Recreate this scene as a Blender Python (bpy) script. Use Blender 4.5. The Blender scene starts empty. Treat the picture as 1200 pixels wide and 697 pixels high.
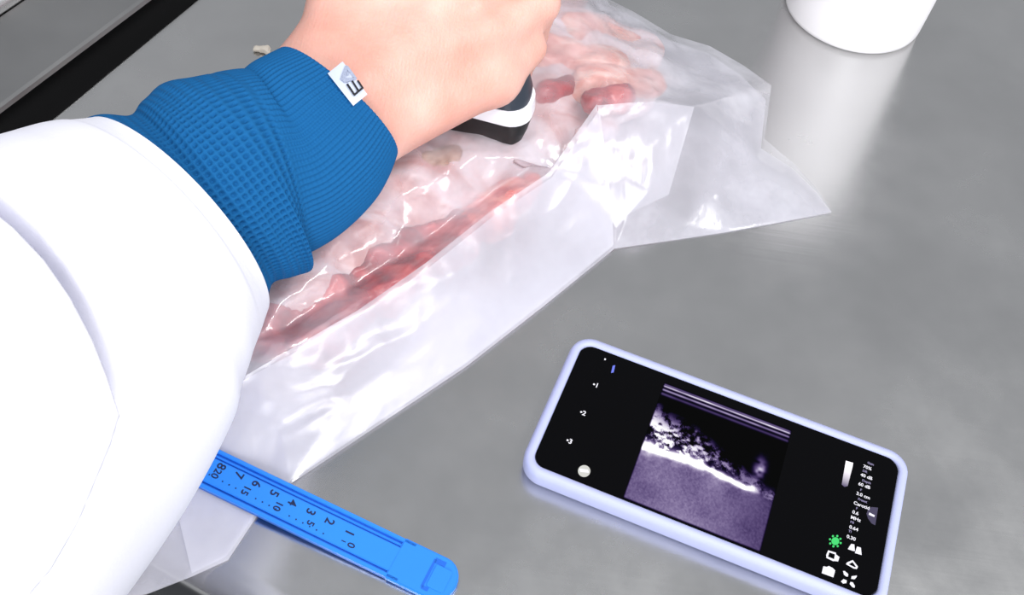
import bpy, bmesh, math, random
import numpy as np
from mathutils import Vector, Matrix, noise, geometry
from mathutils.bvhtree import BVHTree

random.seed(4)
SC = bpy.context.scene
COL = SC.collection

# ------------------------------------------------------------------ camera
FPX = 1190.0            # focal length in pixels of the 1200 x 697 frame
CAM_H = 0.41
_n = np.array([-0.088, 0.598, 0.797]); _n /= np.linalg.norm(_n)
_up = -_n
_fw = np.array([0, 0, 1.0]) - _up * _up[2]; _fw /= np.linalg.norm(_fw)
_ri = np.cross(_fw, _up)
RW = np.stack([_ri, _fw, _up])            # camera (x right, y down, z forward) -> world
CC = np.array([0, 0, CAM_H])
cam = bpy.data.cameras.new('camera'); camo = bpy.data.objects.new('camera', cam); COL.objects.link(camo)
cam.sensor_width = 36.0; cam.lens = 36.0 * FPX / 1200.0; cam.clip_start = 0.01; cam.clip_end = 50
_m = np.eye(4); _m[:3, 0] = RW @ [1, 0, 0]; _m[:3, 1] = RW @ [0, -1, 0]; _m[:3, 2] = RW @ [0, 0, -1]; _m[:3, 3] = CC
camo.matrix_world = Matrix(_m.tolist())
SC.camera = camo

# ------------------------------------------------------------------ world, lights, exposure
W = bpy.data.worlds.new('room_light'); SC.world = W; W.use_nodes = True
bg = W.node_tree.nodes['Background']; bg.inputs[0].default_value = (0.93, 0.95, 1.0, 1); bg.inputs[1].default_value = 0.29

def area(name, loc, target, sx, sy, watts, color=(1, 1, 1)):
    l = bpy.data.lights.new(name, 'AREA'); l.shape = 'RECTANGLE'; l.size = sx; l.size_y = sy; l.energy = watts; l.color = color
    o = bpy.data.objects.new(name, l); COL.objects.link(o); o.location = loc
    d = Vector(target) - Vector(loc); o.rotation_euler = d.to_track_quat('-Z', 'Y').to_euler()
    return o
area('ceiling_light', (0.75, -0.15, 1.7), (0.0, 0.35, 0), 1.2, 0.35, 15, (1.0, 0.99, 0.98))
area('ceiling_light', (-0.6, -0.3, 1.9), (0.0, 0.3, 0), 1.2, 0.35, 7, (0.97, 0.98, 1.0))
area('front_fill_light', (0.45, -1.7, 0.95), (0.05, 0.4, 0), 1.3, 1.0, 21, (0.97, 0.98, 1.0))  # added fill from behind the camera, brightens the tub's front

vs = SC.view_settings
vs.view_transform = 'Standard'; vs.look = 'None'; vs.gamma = 1.0; vs.use_curve_mapping = False
vs.exposure = 0.75

# ------------------------------------------------------------------ helpers
def ray(u, v): return RW @ np.array([(u - 600) / FPX, (v - 348.5) / FPX, 1.0])
def at(u, v, z=0.0):
    d = ray(u, v); return CC + d * (z - CAM_H) / d[2]
def atd(u, v, dep): return CC + ray(u, v) * dep
def pix(P):
    c = (np.asarray(P) - CC) @ RW
    return np.stack([600 + FPX * c[..., 0] / c[..., 2], 348.5 + FPX * c[..., 1] / c[..., 2]], -1)
def nrm(v): v = np.asarray(v, float); return v / np.linalg.norm(v)
def sstep(a, b, x): t = np.clip((x - a) / (b - a), 0, 1); return t * t * (3 - 2 * t)

def link(name, me, mats=None, parent=None):
    o = bpy.data.objects.new(name, me); COL.objects.link(o)
    if mats is not None:
        for m in (mats if isinstance(mats, (list, tuple)) else [mats]): me.materials.append(m)
    if parent is not None: o.parent = parent
    return o
def mesh(name, V, F, mats=None, parent=None, smooth=False):
    me = bpy.data.meshes.new(name)
    me.from_pydata([tuple(map(float, v)) for v in V], [], [tuple(int(i) for i in f) for f in F]); me.update()
    if smooth: me.polygons.foreach_set('use_smooth', [True] * len(me.polygons))
    return link(name, me, mats, parent)
def bmobj(name, bm, mats=None, parent=None, smooth=False):
    me = bpy.data.meshes.new(name); bmesh.ops.recalc_face_normals(bm, faces=bm.faces); bm.to_mesh(me); bm.free()
    if smooth: me.polygons.foreach_set('use_smooth', [True] * len(me.polygons))
    return link(name, me, mats, parent)
def root(name, label, cat, loc=(0, 0, 0), group=None):
    o = bpy.data.objects.new(name, None); COL.objects.link(o); o.empty_display_size = 0.02
    o.location = loc
    tag(o, label, cat, group); return o
def tag(o, label=None, cat=None, group=None, kind=None):
    if label: o['label'] = label
    if cat: o['category'] = cat
    if group: o['group'] = group
    if kind: o['kind'] = kind
    return o
def smooth_angle(o, deg=35):
    me = o.data
    me.polygons.foreach_set('use_smooth', [True] * len(me.polygons))
    bm = bmesh.new(); bm.from_mesh(me)
    for e in bm.edges:
        if len(e.link_faces) == 2 and e.calc_face_angle(0) > math.radians(deg): e.smooth = False
    bm.to_mesh(me); bm.free()

def rrect(w, h, r, n=8, cx=0, cy=0):
    pts = []
    for (sx, sy, a0) in ((1, 1, 0), (-1, 1, 90), (-1, -1, 180), (1, -1, 270)):
        for k in range(n + 1):
            a = math.radians(a0 + 90 * k / n)
            pts.append((cx + sx * (w / 2 - r) + r * math.cos(a), cy + sy * (h / 2 - r) + r * math.sin(a)))
    return pts
def loft_rings(rings, closed_top=True, closed_bottom=True):
    V, F = [], []; n = len(rings[0])
    for r in rings: V += list(r)
    for k in range(len(rings) - 1):
        for i in range(n):
            j = (i + 1) % n
            F.append((k * n + i, k * n + j, (k + 1) * n + j, (k + 1) * n + i))
    if closed_bottom: F.append(tuple(range(n - 1, -1, -1)))
    if closed_top: F.append(tuple((len(rings) - 1) * n + i for i in range(n)))
    return V, F
def prism(poly, z0, z1):
    return loft_rings([[(x, y, z0) for x, y in poly], [(x, y, z1) for x, y in poly]])
def box_bm(bm, x0, x1, y0, y1, z0, z1):
    r = bmesh.ops.create_cube(bm, size=1)
    for v in r['verts']:
        v.co = Vector(((x0 + x1) / 2 + v.co.x * (x1 - x0), (y0 + y1) / 2 + v.co.y * (y1 - y0), (z0 + z1) / 2 + v.co.z * (z1 - z0)))
    return r['verts']

# ------------------------------------------------------------------ materials
def nmat(name):
    m = bpy.data.materials.new(name); m.use_nodes = True
    return m, m.node_tree.nodes, m.node_tree.links, m.node_tree.nodes['Principled BSDF']
def lin(c): return tuple((x / 12.92 if x <= 0.04045 else ((x + 0.055) / 1.055) ** 2.4) for x in c)
def rgb(r, g, b): return lin((r / 255, g / 255, b / 255)) + (1,)
def simple(name, col, rough=0.5, metal=0.0, noise_scale=None, var=0.08, bump=0.0, spec=0.5):
    m, N, L, P = nmat(name)
    P.inputs['Roughness'].default_value = rough; P.inputs['Metallic'].default_value = metal
    P.inputs['Specular IOR Level'].default_value = spec
    P.inputs['Base Color'].default_value = col
    if noise_scale:
        tc = N.new('ShaderNodeTexCoord'); nz = N.new('ShaderNodeTexNoise'); nz.inputs['Scale'].default_value = noise_scale; nz.inputs['Detail'].default_value = 5
        L.new(tc.outputs['Object'], nz.inputs['Vector'])
        mx = N.new('ShaderNodeMix'); mx.data_type = 'RGBA'
        mx.inputs[6].default_value = tuple(c * (1 - var) for c in col[:3]) + (1,); mx.inputs[7].default_value = tuple(min(1, c * (1 + var)) for c in col[:3]) + (1,)
        L.new(nz.outputs['Fac'], mx.inputs[0]); L.new(mx.outputs[2], P.inputs['Base Color'])
        if bump:
            b = N.new('ShaderNodeBump'); b.inputs['Strength'].default_value = 1.0; b.inputs['Distance'].default_value = bump
            L.new(nz.outputs['Fac'], b.inputs['Height']); L.new(b.outputs[0], P.inputs['Normal'])
    return m
def emit(name, col, s=1.0):
    m, N, L, P = nmat(name)
    N.remove(P); e = N.new('ShaderNodeEmission'); e.inputs[0].default_value = col; e.inputs[1].default_value = s
    L.new(e.outputs[0], N['Material Output'].inputs[0]); return m

def steel(name, col=(0.60, 0.60, 0.595, 1), rough=0.21, ang=0.0):
    m, N, L, P = nmat(name)
    P.inputs['Metallic'].default_value = 1.0
    P.inputs['Base Color'].default_value = col
    tc = N.new('ShaderNodeTexCoord')
    mp = N.new('ShaderNodeMapping'); mp.inputs['Rotation'].default_value = (0, 0, ang); mp.inputs['Scale'].default_value = (9, 420, 9)
    L.new(tc.outputs['Object'], mp.inputs[0])
    br = N.new('ShaderNodeTexNoise'); br.inputs['Scale'].default_value = 1.0; br.inputs['Detail'].default_value = 3
    L.new(mp.outputs[0], br.inputs['Vector'])
    sm = N.new('ShaderNodeTexNoise'); sm.inputs['Scale'].default_value = 11; sm.inputs['Detail'].default_value = 6; sm.inputs['Roughness'].default_value = 0.62
    L.new(tc.outputs['Object'], sm.inputs['Vector'])
    # fine scratches
    mp2 = N.new('ShaderNodeMapping'); mp2.inputs['Rotation'].default_value = (0, 0, ang + 0.7); mp2.inputs['Scale'].default_value = (14, 300, 9)
    L.new(tc.outputs['Object'], mp2.inputs[0])
    sc = N.new('ShaderNodeTexNoise'); sc.inputs['Scale'].default_value = 1.0; sc.inputs['Detail'].default_value = 2
    L.new(mp2.outputs[0], sc.inputs['Vector'])
    scr = N.new('ShaderNodeMapRange'); scr.inputs[1].default_value = 0.68; scr.inputs[2].default_value = 0.76
    L.new(sc.outputs['Fac'], scr.inputs[0])
    r = N.new('ShaderNodeMapRange'); r.inputs[1].default_value = 0.25; r.inputs[2].default_value = 0.75; r.inputs[3].default_value = rough - 0.08; r.inputs[4].default_value = rough + 0.12
    L.new(sm.outputs['Fac'], r.inputs[0]); L.new(r.outputs[0], P.inputs['Roughness'])
    mx = N.new('ShaderNodeMix'); mx.data_type = 'RGBA'
    mx.inputs[6].default_value = tuple(c * 0.86 for c in col[:3]) + (1,); mx.inputs[7].default_value = tuple(c * 1.12 for c in col[:3]) + (1,)
    L.new(sm.outputs['Fac'], mx.inputs[0]); L.new(mx.outputs[2], P.inputs['Base Color'])
    ad = N.new('ShaderNodeMath'); ad.operation = 'MULTIPLY_ADD'; ad.inputs[1].default_value = 0.35
    L.new(scr.outputs[0], ad.inputs[0]); L.new(br.outputs['Fac'], ad.inputs[2])
    b = N.new('ShaderNodeBump'); b.inputs['Strength'].default_value = 0.2; b.inputs['Distance'].default_value = 0.00012
    L.new(ad.outputs[0], b.inputs['Height']); L.new(b.outputs[0], P.inputs['Normal'])
    return m

def film(name, lo=0.14, hi=0.54, scale=22, rough=0.16):
    m, N, L, P = nmat(name); N.remove(P)
    tc = N.new('ShaderNodeTexCoord')
    nz = N.new('ShaderNodeTexNoise'); nz.inputs['Scale'].default_value = scale; nz.inputs['Detail'].default_value = 4
    L.new(tc.outputs['Object'], nz.inputs['Vector'])
    mr = N.new('ShaderNodeMapRange'); mr.inputs[1].default_value = 0.35; mr.inputs[2].default_value = 0.65; mr.inputs[3].default_value = lo; mr.inputs[4].default_value = hi
    L.new(nz.outputs['Fac'], mr.inputs[0])
    bp = N.new('ShaderNodeBump'); bp.inputs['Strength'].default_value = 0.25; bp.inputs['Distance'].default_value = 0.0008
    nb = N.new('ShaderNodeTexNoise'); nb.inputs['Scale'].default_value = 140; nb.inputs['Detail'].default_value = 3
    L.new(tc.outputs['Object'], nb.inputs['Vector']); L.new(nb.outputs['Fac'], bp.inputs['Height'])
    df = N.new('ShaderNodeBsdfDiffuse'); df.inputs[0].default_value = (0.86, 0.85, 0.93, 1)
    tl = N.new('ShaderNodeBsdfTranslucent'); tl.inputs[0].default_value = (0.86, 0.86, 0.93, 1)
    mm = N.new('ShaderNodeMixShader'); mm.inputs[0].default_value = 0.3
    L.new(df.outputs[0], mm.inputs[1]); L.new(tl.outputs[0], mm.inputs[2])
    tr = N.new('ShaderNodeBsdfTransparent'); tr.inputs[0].default_value = (0.985, 0.985, 0.99, 1)
    ms = N.new('ShaderNodeMixShader'); L.new(mr.outputs[0], ms.inputs[0]); L.new(tr.outputs[0], ms.inputs[1]); L.new(mm.outputs[0], ms.inputs[2])
    gl = N.new('ShaderNodeBsdfGlossy'); gl.inputs['Roughness'].default_value = rough; L.new(bp.outputs[0], gl.inputs['Normal'])
    fr = N.new('ShaderNodeLayerWeight'); fr.inputs[0].default_value = 0.5; L.new(bp.outputs[0], fr.inputs['Normal'])
    pw = N.new('ShaderNodeMath'); pw.operation = 'POWER'; pw.inputs[1].default_value = 4.0; L.new(fr.outputs['Facing'], pw.inputs[0])
    f2 = N.new('ShaderNodeMath'); f2.operation = 'MULTIPLY_ADD'; f2.inputs[1].default_value = 0.55; f2.inputs[2].default_value = 0.06; f2.use_clamp = True; L.new(pw.outputs[0], f2.inputs[0])
    fin = N.new('ShaderNodeMixShader'); L.new(f2.outputs[0], fin.inputs[0]); L.new(ms.outputs[0], fin.inputs[1]); L.new(gl.outputs[0], fin.inputs[2])
    L.new(fin.outputs[0], N['Material Output'].inputs[0])
    return m

M_TABLE = steel('brushed_steel', ang=-0.28)
M_STEEL2 = steel('dimmed_steel', (0.36, 0.36, 0.36, 1), 0.35, 1.15)  # base darkened: the tilted flange's dim reflection is put into the colour
M_DARK = simple('gap_shade_dark', rgb(18, 18, 20), 0.7, noise_scale=60)  # near-black colour paints the shade below the trough's flange
M_FLOOR = simple('wet_floor', rgb(52, 54, 58), 0.35, noise_scale=12, var=0.25)
M_FILM = film('milky_film')
M_FILM_FLAT = film('milky_film_flat', 0.32, 0.52, 14, 0.27)
M_COAT = simple('white_cotton', rgb(238, 238, 248), 0.85, noise_scale=700, var=0.015, bump=0.0001, spec=0.2)
M_WHITE = simple('white_plastic', rgb(246, 244, 247), 0.35, noise_scale=40, var=0.01)
M_CASE = simple('pale_silicone', rgb(176, 182, 222), 0.55, noise_scale=300, var=0.02)
M_GLASS = simple('black_glass', (0.0015, 0.0015, 0.002, 1), 0.06, noise_scale=5, var=0.05, spec=0.08)
M_RULER = simple('blue_plastic', rgb(38, 128, 228), 0.35, noise_scale=80, var=0.03)
M_RULER_SHADE = simple('blue_plastic_shaded', rgb(20, 96, 200), 0.4, noise_scale=80, var=0.03)  # darker copy of the ruler blue, painted shade for grooves and slot
M_INK = simple('dark_ink', rgb(10, 28, 70), 0.5, noise_scale=80)
M_PBLACK = simple('probe_black', rgb(12, 12, 14), 0.45, noise_scale=90)
M_PGREY = simple('probe_graphite', rgb(44, 52, 64), 0.42, noise_scale=90)
M_PWHITE = simple('probe_white', rgb(240, 240, 246), 0.3, noise_scale=90, var=0.01)
M_TAGW = simple('woven_white', rgb(198, 206, 226), 0.8, noise_scale=900, var=0.04)
M_TAGB = simple('woven_black', rgb(20, 22, 30), 0.8, noise_scale=900)
M_TAGG = simple('woven_grey', rgb(150, 158, 180), 0.8, noise_scale=1500, var=0.35)
M_KNIT = simple('blue_knit', rgb(20, 90, 144), 0.85, noise_scale=500, var=0.08, spec=0.15)

def skin_mat():
    m, N, L, P = nmat('skin')
    P.inputs['Roughness'].default_value = 0.5
    P.inputs['Subsurface Weight'].default_value = 0.2; P.inputs['Subsurface Radius'].default_value = (0.006, 0.002, 0.001); P.inputs['Subsurface Scale'].default_value = 0.6
    tc = N.new('ShaderNodeTexCoord')
    a = N.new('ShaderNodeTexNoise'); a.inputs['Scale'].default_value = 28; a.inputs['Detail'].default_value = 5
    L.new(tc.outputs['Object'], a.inputs['Vector'])
    cr = N.new('ShaderNodeValToRGB'); cr.color_ramp.elements[0].position = 0.3; cr.color_ramp.elements[0].color = rgb(214, 152, 136)
    cr.color_ramp.elements[1].position = 0.68; cr.color_ramp.elements[1].color = rgb(232, 182, 168)
    L.new(a.outputs['Fac'], cr.inputs[0]); L.new(cr.outputs[0], P.inputs['Base Color'])
    # fine creases across the wrist
    mp = N.new('ShaderNodeMapping'); mp.inputs['Rotation'].default_value = (0, 0, 0.75); mp.inputs['Scale'].default_value = (900, 90, 300)
    L.new(tc.outputs['Object'], mp.inputs[0])
    c = N.new('ShaderNodeTexNoise'); c.inputs['Scale'].default_value = 1; c.inputs['Detail'].default_value = 3; L.new(mp.outputs[0], c.inputs['Vector'])
    v = N.new('ShaderNodeTexVoronoi'); v.inputs['Scale'].default_value = 700; L.new(tc.outputs['Object'], v.inputs['Vector'])
    ad = N.new('ShaderNodeMath'); ad.operation = 'MULTIPLY_ADD'; ad.inputs[1].default_value = 0.5; L.new(v.outputs['Distance'], ad.inputs[0]); L.new(c.outputs['Fac'], ad.inputs[2])
    b = N.new('ShaderNodeBump'); b.inputs['Strength'].default_value = 0.5; b.inputs['Distance'].default_value = 0.0004
    L.new(ad.outputs[0], b.inputs['Height']); L.new(b.outputs[0], P.inputs['Normal'])
    return m
M_SKIN = skin_mat()
def meat_mat(name, c0, c1, c2, scale, seed):
    m, N, L, P = nmat(name)
    P.inputs['Roughness'].default_value = 0.28
    P.inputs['Subsurface Weight'].default_value = 0.1; P.inputs['Subsurface Radius'].default_value = (0.005, 0.002, 0.001); P.inputs['Subsurface Scale'].default_value = 0.5
    tc = N.new('ShaderNodeTexCoord'); mp = N.new('ShaderNodeMapping'); mp.inputs['Location'].default_value = (seed, seed * 1.7, 0); mp.inputs['Rotation'].default_value = (0, 0, -0.9); mp.inputs['Scale'].default_value = (1, 1.9, 1)
    L.new(tc.outputs['Object'], mp.inputs[0])
    nz = N.new('ShaderNodeTexNoise'); nz.inputs['Scale'].default_value = scale; nz.inputs['Detail'].default_value = 6; nz.inputs['Distortion'].default_value = 1.2
    L.new(mp.outputs[0], nz.inputs['Vector'])
    cr = N.new('ShaderNodeValToRGB'); e = cr.color_ramp.elements
    e[0].position = 0.36; e[0].color = c0; e[1].position = 0.64; e[1].color = c2
    x = e.new(0.5); x.color = c1
    L.new(nz.outputs['Fac'], cr.inputs[0]); L.new(cr.outputs[0], P.inputs['Base Color'])
    b = N.new('ShaderNodeBump'); b.inputs['Distance'].default_value = 0.0015; b.inputs['Strength'].default_value = 0.6
    L.new(nz.outputs['Fac'], b.inputs['Height']); L.new(b.outputs[0], P.inputs['Normal'])
    return m
M_FATTY = meat_mat('fatty_meat', rgb(200, 146, 142), rgb(216, 184, 184), rgb(226, 210, 214), 24, 1.3)
M_RED = meat_mat('red_meat', rgb(138, 10, 20), rgb(178, 28, 36), rgb(214, 92, 88), 40, 4.1)
M_CORAL = meat_mat('coral_meat', rgb(190, 52, 46), rgb(222, 92, 74), rgb(236, 150, 128), 45, 7.7)

M_PINK = meat_mat('pink_meat', rgb(214, 132, 116), rgb(230, 162, 146), rgb(240, 200, 188), 40, 2.7)
M_TAN = meat_mat('tan_fat', rgb(150, 104, 78), rgb(176, 134, 104), rgb(206, 172, 146), 40, 5.2)

# ================================================================== setting
bm = bmesh.new(); box_bm(bm, -2.5, 2.5, -2.0, 3.0, -0.9, -0.86)
tag(bmobj('floor', bm, M_FLOOR), 'dark wet floor below the steel table', kind='structure')

# ------------------------------------------------------------------ steel work table
ta = math.radians(-20.5)                      # direction of the near edge
dx = np.array([math.cos(ta), math.sin(ta)]); dy = np.array([-math.sin(ta), math.cos(ta)])
near = at(213, 682)[:2]
T = root('work_table', 'brushed stainless steel work table with soft reflections', 'table', (0, 0, -0.86))
def tpt(a, b): p = near + dx * a + dy * b; return (p[0], p[1])
TX0 = float((at(112, 82)[:2] - near) @ dx); TX1, TY1 = 1.15, 1.0
prof = []                                              # rounded lip down at the near edge
bm = bmesh.new()
rings = []
for off, z in ((0.0, -0.040), (0.0, -0.013), (0.0008, -0.009), (0.003, -0.005), (0.007, -0.0018), (0.012, -0.0004), (0.017, 0.0)):
    rings.append([tpt(TX0 + off, off) + (z,), tpt(TX1 - off, off) + (z,), tpt(TX1 - off, TY1 - off) + (z,), tpt(TX0 + off, TY1 - off) + (z,)])
V, F = loft_rings(rings)
V = [(x, y, z + 0.86) for x, y, z in V]
to = mesh('table_top', V, F, M_TABLE, T); smooth_angle(to, 60)
for a, b in ((0.08, 0.08), (TX1 - 0.06, 0.08), (TX1 - 0.06, TY1 - 0.06), (TX0 + 0.06, TY1 - 0.06)):
    p = tpt(a if a > 0.1 else TX0 + 0.06, b)
    V, F = prism(rrect(0.038, 0.038, 0.008, 3, p[0], p[1]), 0.0, 0.821)
    mesh('leg', V, F, M_STEEL2, T)

# ------------------------------------------------------------------ steel trough at the far left
z1 = 0.006
pA = at(0, 127, z1); pB = at(170, 0, z1)
d = nrm((pB - pA)[:2]); nl = np.array([-d[1], d[0]])    # pointing away from the table centre
TR = root('steel_trough', 'grey steel trough with a highlight coloured into its rolled rim beside the table', 'trough', (float(pA[0]), float(pA[1]), -0.86))
def trough(poly, name, mat, s0=-0.16, s1=0.6):
    V = []; F = []
    n = len(poly)
    for s in (s0, s1):
        for o, z in poly: q = pA[:2] + d * s + nl * o; V.append((q[0] - pA[0], q[1] - pA[1], z + 0.86))
    for i in range(n): j = (i + 1) % n; F.append((i, j, n + j, n + i))
    F += [tuple(range(n - 1, -1, -1)), tuple(range(n, 2 * n))]
    o = mesh(name, V, F, mat, TR)
    bm = bmesh.new(); bm.from_mesh(o.data); bmesh.ops.recalc_face_normals(bm, faces=bm.faces); bm.to_mesh(o.data); bm.free()
    return o
o = trough([(0.0, z1 - 0.003), (0.001, z1 - 0.0008), (0.003, z1), (0.055, z1 + 0.001), (0.055, z1 - 0.004), (0.002, z1 - 0.004)], 'flange', M_STEEL2)
trough([(0.012, -0.86), (0.012, z1 - 0.0042), (0.055, z1 - 0.0042), (0.055, -0.86)], 'skirt', M_DARK)
rim = [(0.055 + 0.007 + 0.007 * math.cos(a), z1 + 0.004 + 0.007 * math.sin(a)) for a in np.linspace(0, 2 * math.pi, 15)[:-1]]
o = trough(rim, 'rolled_rim', steel('highlight_steel', (0.8, 0.8, 0.8, 1), 0.22, 1.15)); smooth_angle(o, 40)  # paler base colour carries the white highlight along the rim
trough([(0.0555, -0.86), (0.0555, z1 - 0.006), (0.3, z1 - 0.006), (0.3, -0.86)], 'basin', M_DARK)

# ------------------------------------------------------------------ white tub
tc_ = at(917, 20); te_ = at(1072, 8)
c = (at(917, 22) + at(1076, 4)) / 2
TUB = root('plastic_tub', 'round white plastic tub standing at the far side of the table', 'tub', (float(c[0]), float(c[1]), 0))
R0 = 0.046
def lathe(prof, n=64):
    V, F = [], []
    for r, z in prof:
        for k in range(n): a = 2 * math.pi * k / n; V.append((r * math.cos(a), r * math.sin(a), z))
    for k in range(len(prof) - 1):
        for i in range(n): j = (i + 1) % n; F.append((k * n + i, k * n + j, (k + 1) * n + j, (k + 1) * n + i))
    return V, F
V, F = lathe([(0.0005, 0.001), (R0 - 0.005, 0.001), (R0 - 0.003, 0.0), (R0 - 0.0008, 0.0012), (R0, 0.004), (R0 + 0.0004, 0.02), (R0 + 0.0035, 0.17), (R0 + 0.002, 0.17), (R0 - 0.0015, 0.02), (R0 - 0.003, 0.004), (0.0005, 0.0035)])
o = mesh('wall', V, F, M_WHITE, TUB); smooth_angle(o, 50)
V, F = lathe([(R0 + 0.0034, 0.166), (R0 + 0.0065, 0.166), (R0 + 0.0072, 0.168), (R0 + 0.0072, 0.172), (R0 + 0.006, 0.174), (R0 + 0.002, 0.174), (R0 + 0.0018, 0.17), (R0 + 0.0034, 0.166)])
o = mesh('rim', V, F, M_WHITE, TUB); smooth_angle(o, 50)
# ================================================================== plastic bag
NET = []
EDG = []
def P(*a): NET.append(a); return len(NET) - 1
def chain(pts, close=False):
    ids = [P(*p) for p in pts]
    for i, j in zip(ids, ids[1:]): EDG.append((i, j))
    if close: EDG.append((ids[-1], ids[0]))
    return ids
BOUND = [(-40, 735, -14), (60, 722, -10), (120, 708, -6), (172, 695, -2), (225, 675, 0.8), (267, 656, 0.8), (302, 603, 0.8), (341, 566, 0.8), (440, 500, 0.8), (545, 430, 0.8), (640, 356, 0.8), (720, 291, 0.8),
         (790, 281, 0.8), (850, 272, 0.8), (915, 260, 0.8), (975, 248, 1.2), (958, 222, 2.5), (932, 193, 4), (896, 163, 8), (904, 100, 12), (872, 77, 8), (832, 54, 6), (786, 40, 5), (743, 14, 4), (715, 0, 4), (690, -60, 4), (600, -130, 4),
         (500, -120, 4), (430, 10, 4), (380, 110, 4), (310, 200, 4), (220, 290, 4), (130, 420, 4), (30, 560, 4), (-60, 660, 0)]
chain(BOUND, True)
L1 = chain([(205, 520, 5), (245, 470, 14), (290, 438, 23), (349, 405, 28), (420, 364, 29), (500, 308, 30), (575, 247, 31), (641, 203, 34)])
chain([(170, 480, 14), (230, 430, 20), (300, 400, 24), (335, 385, 22), (400, 346, 22), (480, 293, 23), (560, 238, 25), (622, 196, 29)])
chain([(641, 203, 34), (672, 160, 42), (700, 121, 48), (765, 118, 46), (815, 124, 43), (862, 112, 24)])
Bt = chain([(815, 125, 43), (800, 178, 32), (784, 231, 20), (735, 254, 13), (721, 268, 7)])
chain([(815, 126, 43), (850, 156, 28), (885, 186, 13), (930, 216, 6)])
chain([(500, 215, 41), (553, 183, 47), (600, 188, 41), (650, 196, 36)])
chain([(395, 262, 36), (460, 235, 38), (500, 215, 41)])
for p in [(330, 500, 8), (400, 470, 9), (470, 425, 10), (560, 362, 11), (650, 285, 12), (690, 235, 20), (290, 545, 1.5), (320, 545, 1.5), (265, 560, 1.5), (250, 590, 1.5), (210, 630, 2), (150, 640, 3), (235, 530, 2.5),
          (330, 350, 31), (380, 312, 33), (440, 285, 31), (520, 232, 35), (480, 190, 42), (530, 150, 41), (598, 170, 41), (570, 140, 42), (630, 165, 41), (650, 140, 43), (640, 100, 42), (560, 60, 44), (480, 100, 42), (400, 190, 34),
          (620, 20, 44), (690, 60, 44), (740, 90, 44), (770, 70, 34), (690, 20, 38), (820, 90, 24), (600, -50, 36), (520, -20, 38), (330, 280, 26), (270, 360, 24), (150, 560, 6), (720, 165, 40), (735, 210, 28), (760, 225, 25), (765, 170, 38), (708, 225, 24), (840, 220, 12), (870, 240, 5), (790, 262, 6), (60, 650, 2)]:
    P(*p)
_v, _e, _f, _, _, _ = geometry.delaunay_2d_cdt([Vector((p[0], p[1])) for p in NET], EDG, [], 0, 0.5)
def zlookup(v):
    b = min(NET, key=lambda p: (p[0] - v.x) ** 2 + (p[1] - v.y) ** 2); return b[2]
CV = [(v.x, v.y, zlookup(v)) for v in _v]
bpoly = [(p[0], p[1]) for p in BOUND]
def inside(x, y, poly):
    r = False; n = len(poly)
    for i in range(n):
        x1, y1 = poly[i]; x2, y2 = poly[(i + 1) % n]
        if (y1 > y) != (y2 > y) and x < (x2 - x1) * (y - y1) / (y2 - y1) + x1: r = not r
    return r
tris = []
for f in _f:
    f = list(f)
    for k in range(1, len(f) - 1):
        t = (f[0], f[k], f[k + 1])
        cx = sum(CV[i][0] for i in t) / 3; cy = sum(CV[i][1] for i in t) / 3
        if inside(cx, cy, bpoly): tris.append(t)
def subdivide_tris(PV, T, n):
    key = {}; V = []; F = []
    def vid(p):
        k = (round(p[0] * 2e5), round(p[1] * 2e5), round(p[2] * 2e5))
        if k not in key: key[k] = len(V); V.append(p)
        return key[k]
    for t in T:
        a, b, c = (PV[i] for i in t); g = {}
        for i in range(n + 1):
            for j in range(n + 1 - i):
                g[i, j] = vid(a + (b - a) * (i / n) + (c - a) * (j / n))
        for i in range(n):
            for j in range(n - i):
                F.append((g[i, j], g[i + 1, j], g[i, j + 1]))
                if i + j < n - 1: F.append((g[i + 1, j], g[i + 1, j + 1], g[i, j + 1]))
    return np.array(V), F
PV = [at(x, y, z / 1000) for x, y, z in CV]
FV, FF = subdivide_tris(PV, tris, 14)
# light smoothing of creases, boundary kept
FA = np.array(FF)
ed = np.concatenate([FA[:, [0, 1]], FA[:, [1, 2]], FA[:, [2, 0]]])
def laplace(V, it, lam=0.5, fix=None):
    V = V.copy()
    for _ in range(it):
        S = np.zeros_like(V); C_ = np.zeros(len(V))
        np.add.at(S, ed[:, 0], V[ed[:, 1]]); np.add.at(S, ed[:, 1], V[ed[:, 0]])
        np.add.at(C_, ed[:, 0], 1); np.add.at(C_, ed[:, 1], 1)
        D = S / C_[:, None] - V
        if fix is not None: D[fix] = 0
        V += lam * D
    return V
es = np.sort(ed, 1); u, cnt = np.unique(es, axis=0, return_counts=True)
bnd = np.unique(u[cnt == 1].ravel())
FV = laplace(FV, 5, 0.5, bnd)
def crinkle(p, s):
    q = Vector(p) * s
    n1 = noise.noise(q); n2 = noise.noise(q * 2.1 + Vector((3, 1, 7)))
    return (1 - abs(n1) * 2) * 0.65 + (1 - abs(n2) * 2) * 0.35
px = pix(FV)
isb = np.zeros(len(FV), bool); isb[bnd] = True
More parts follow.
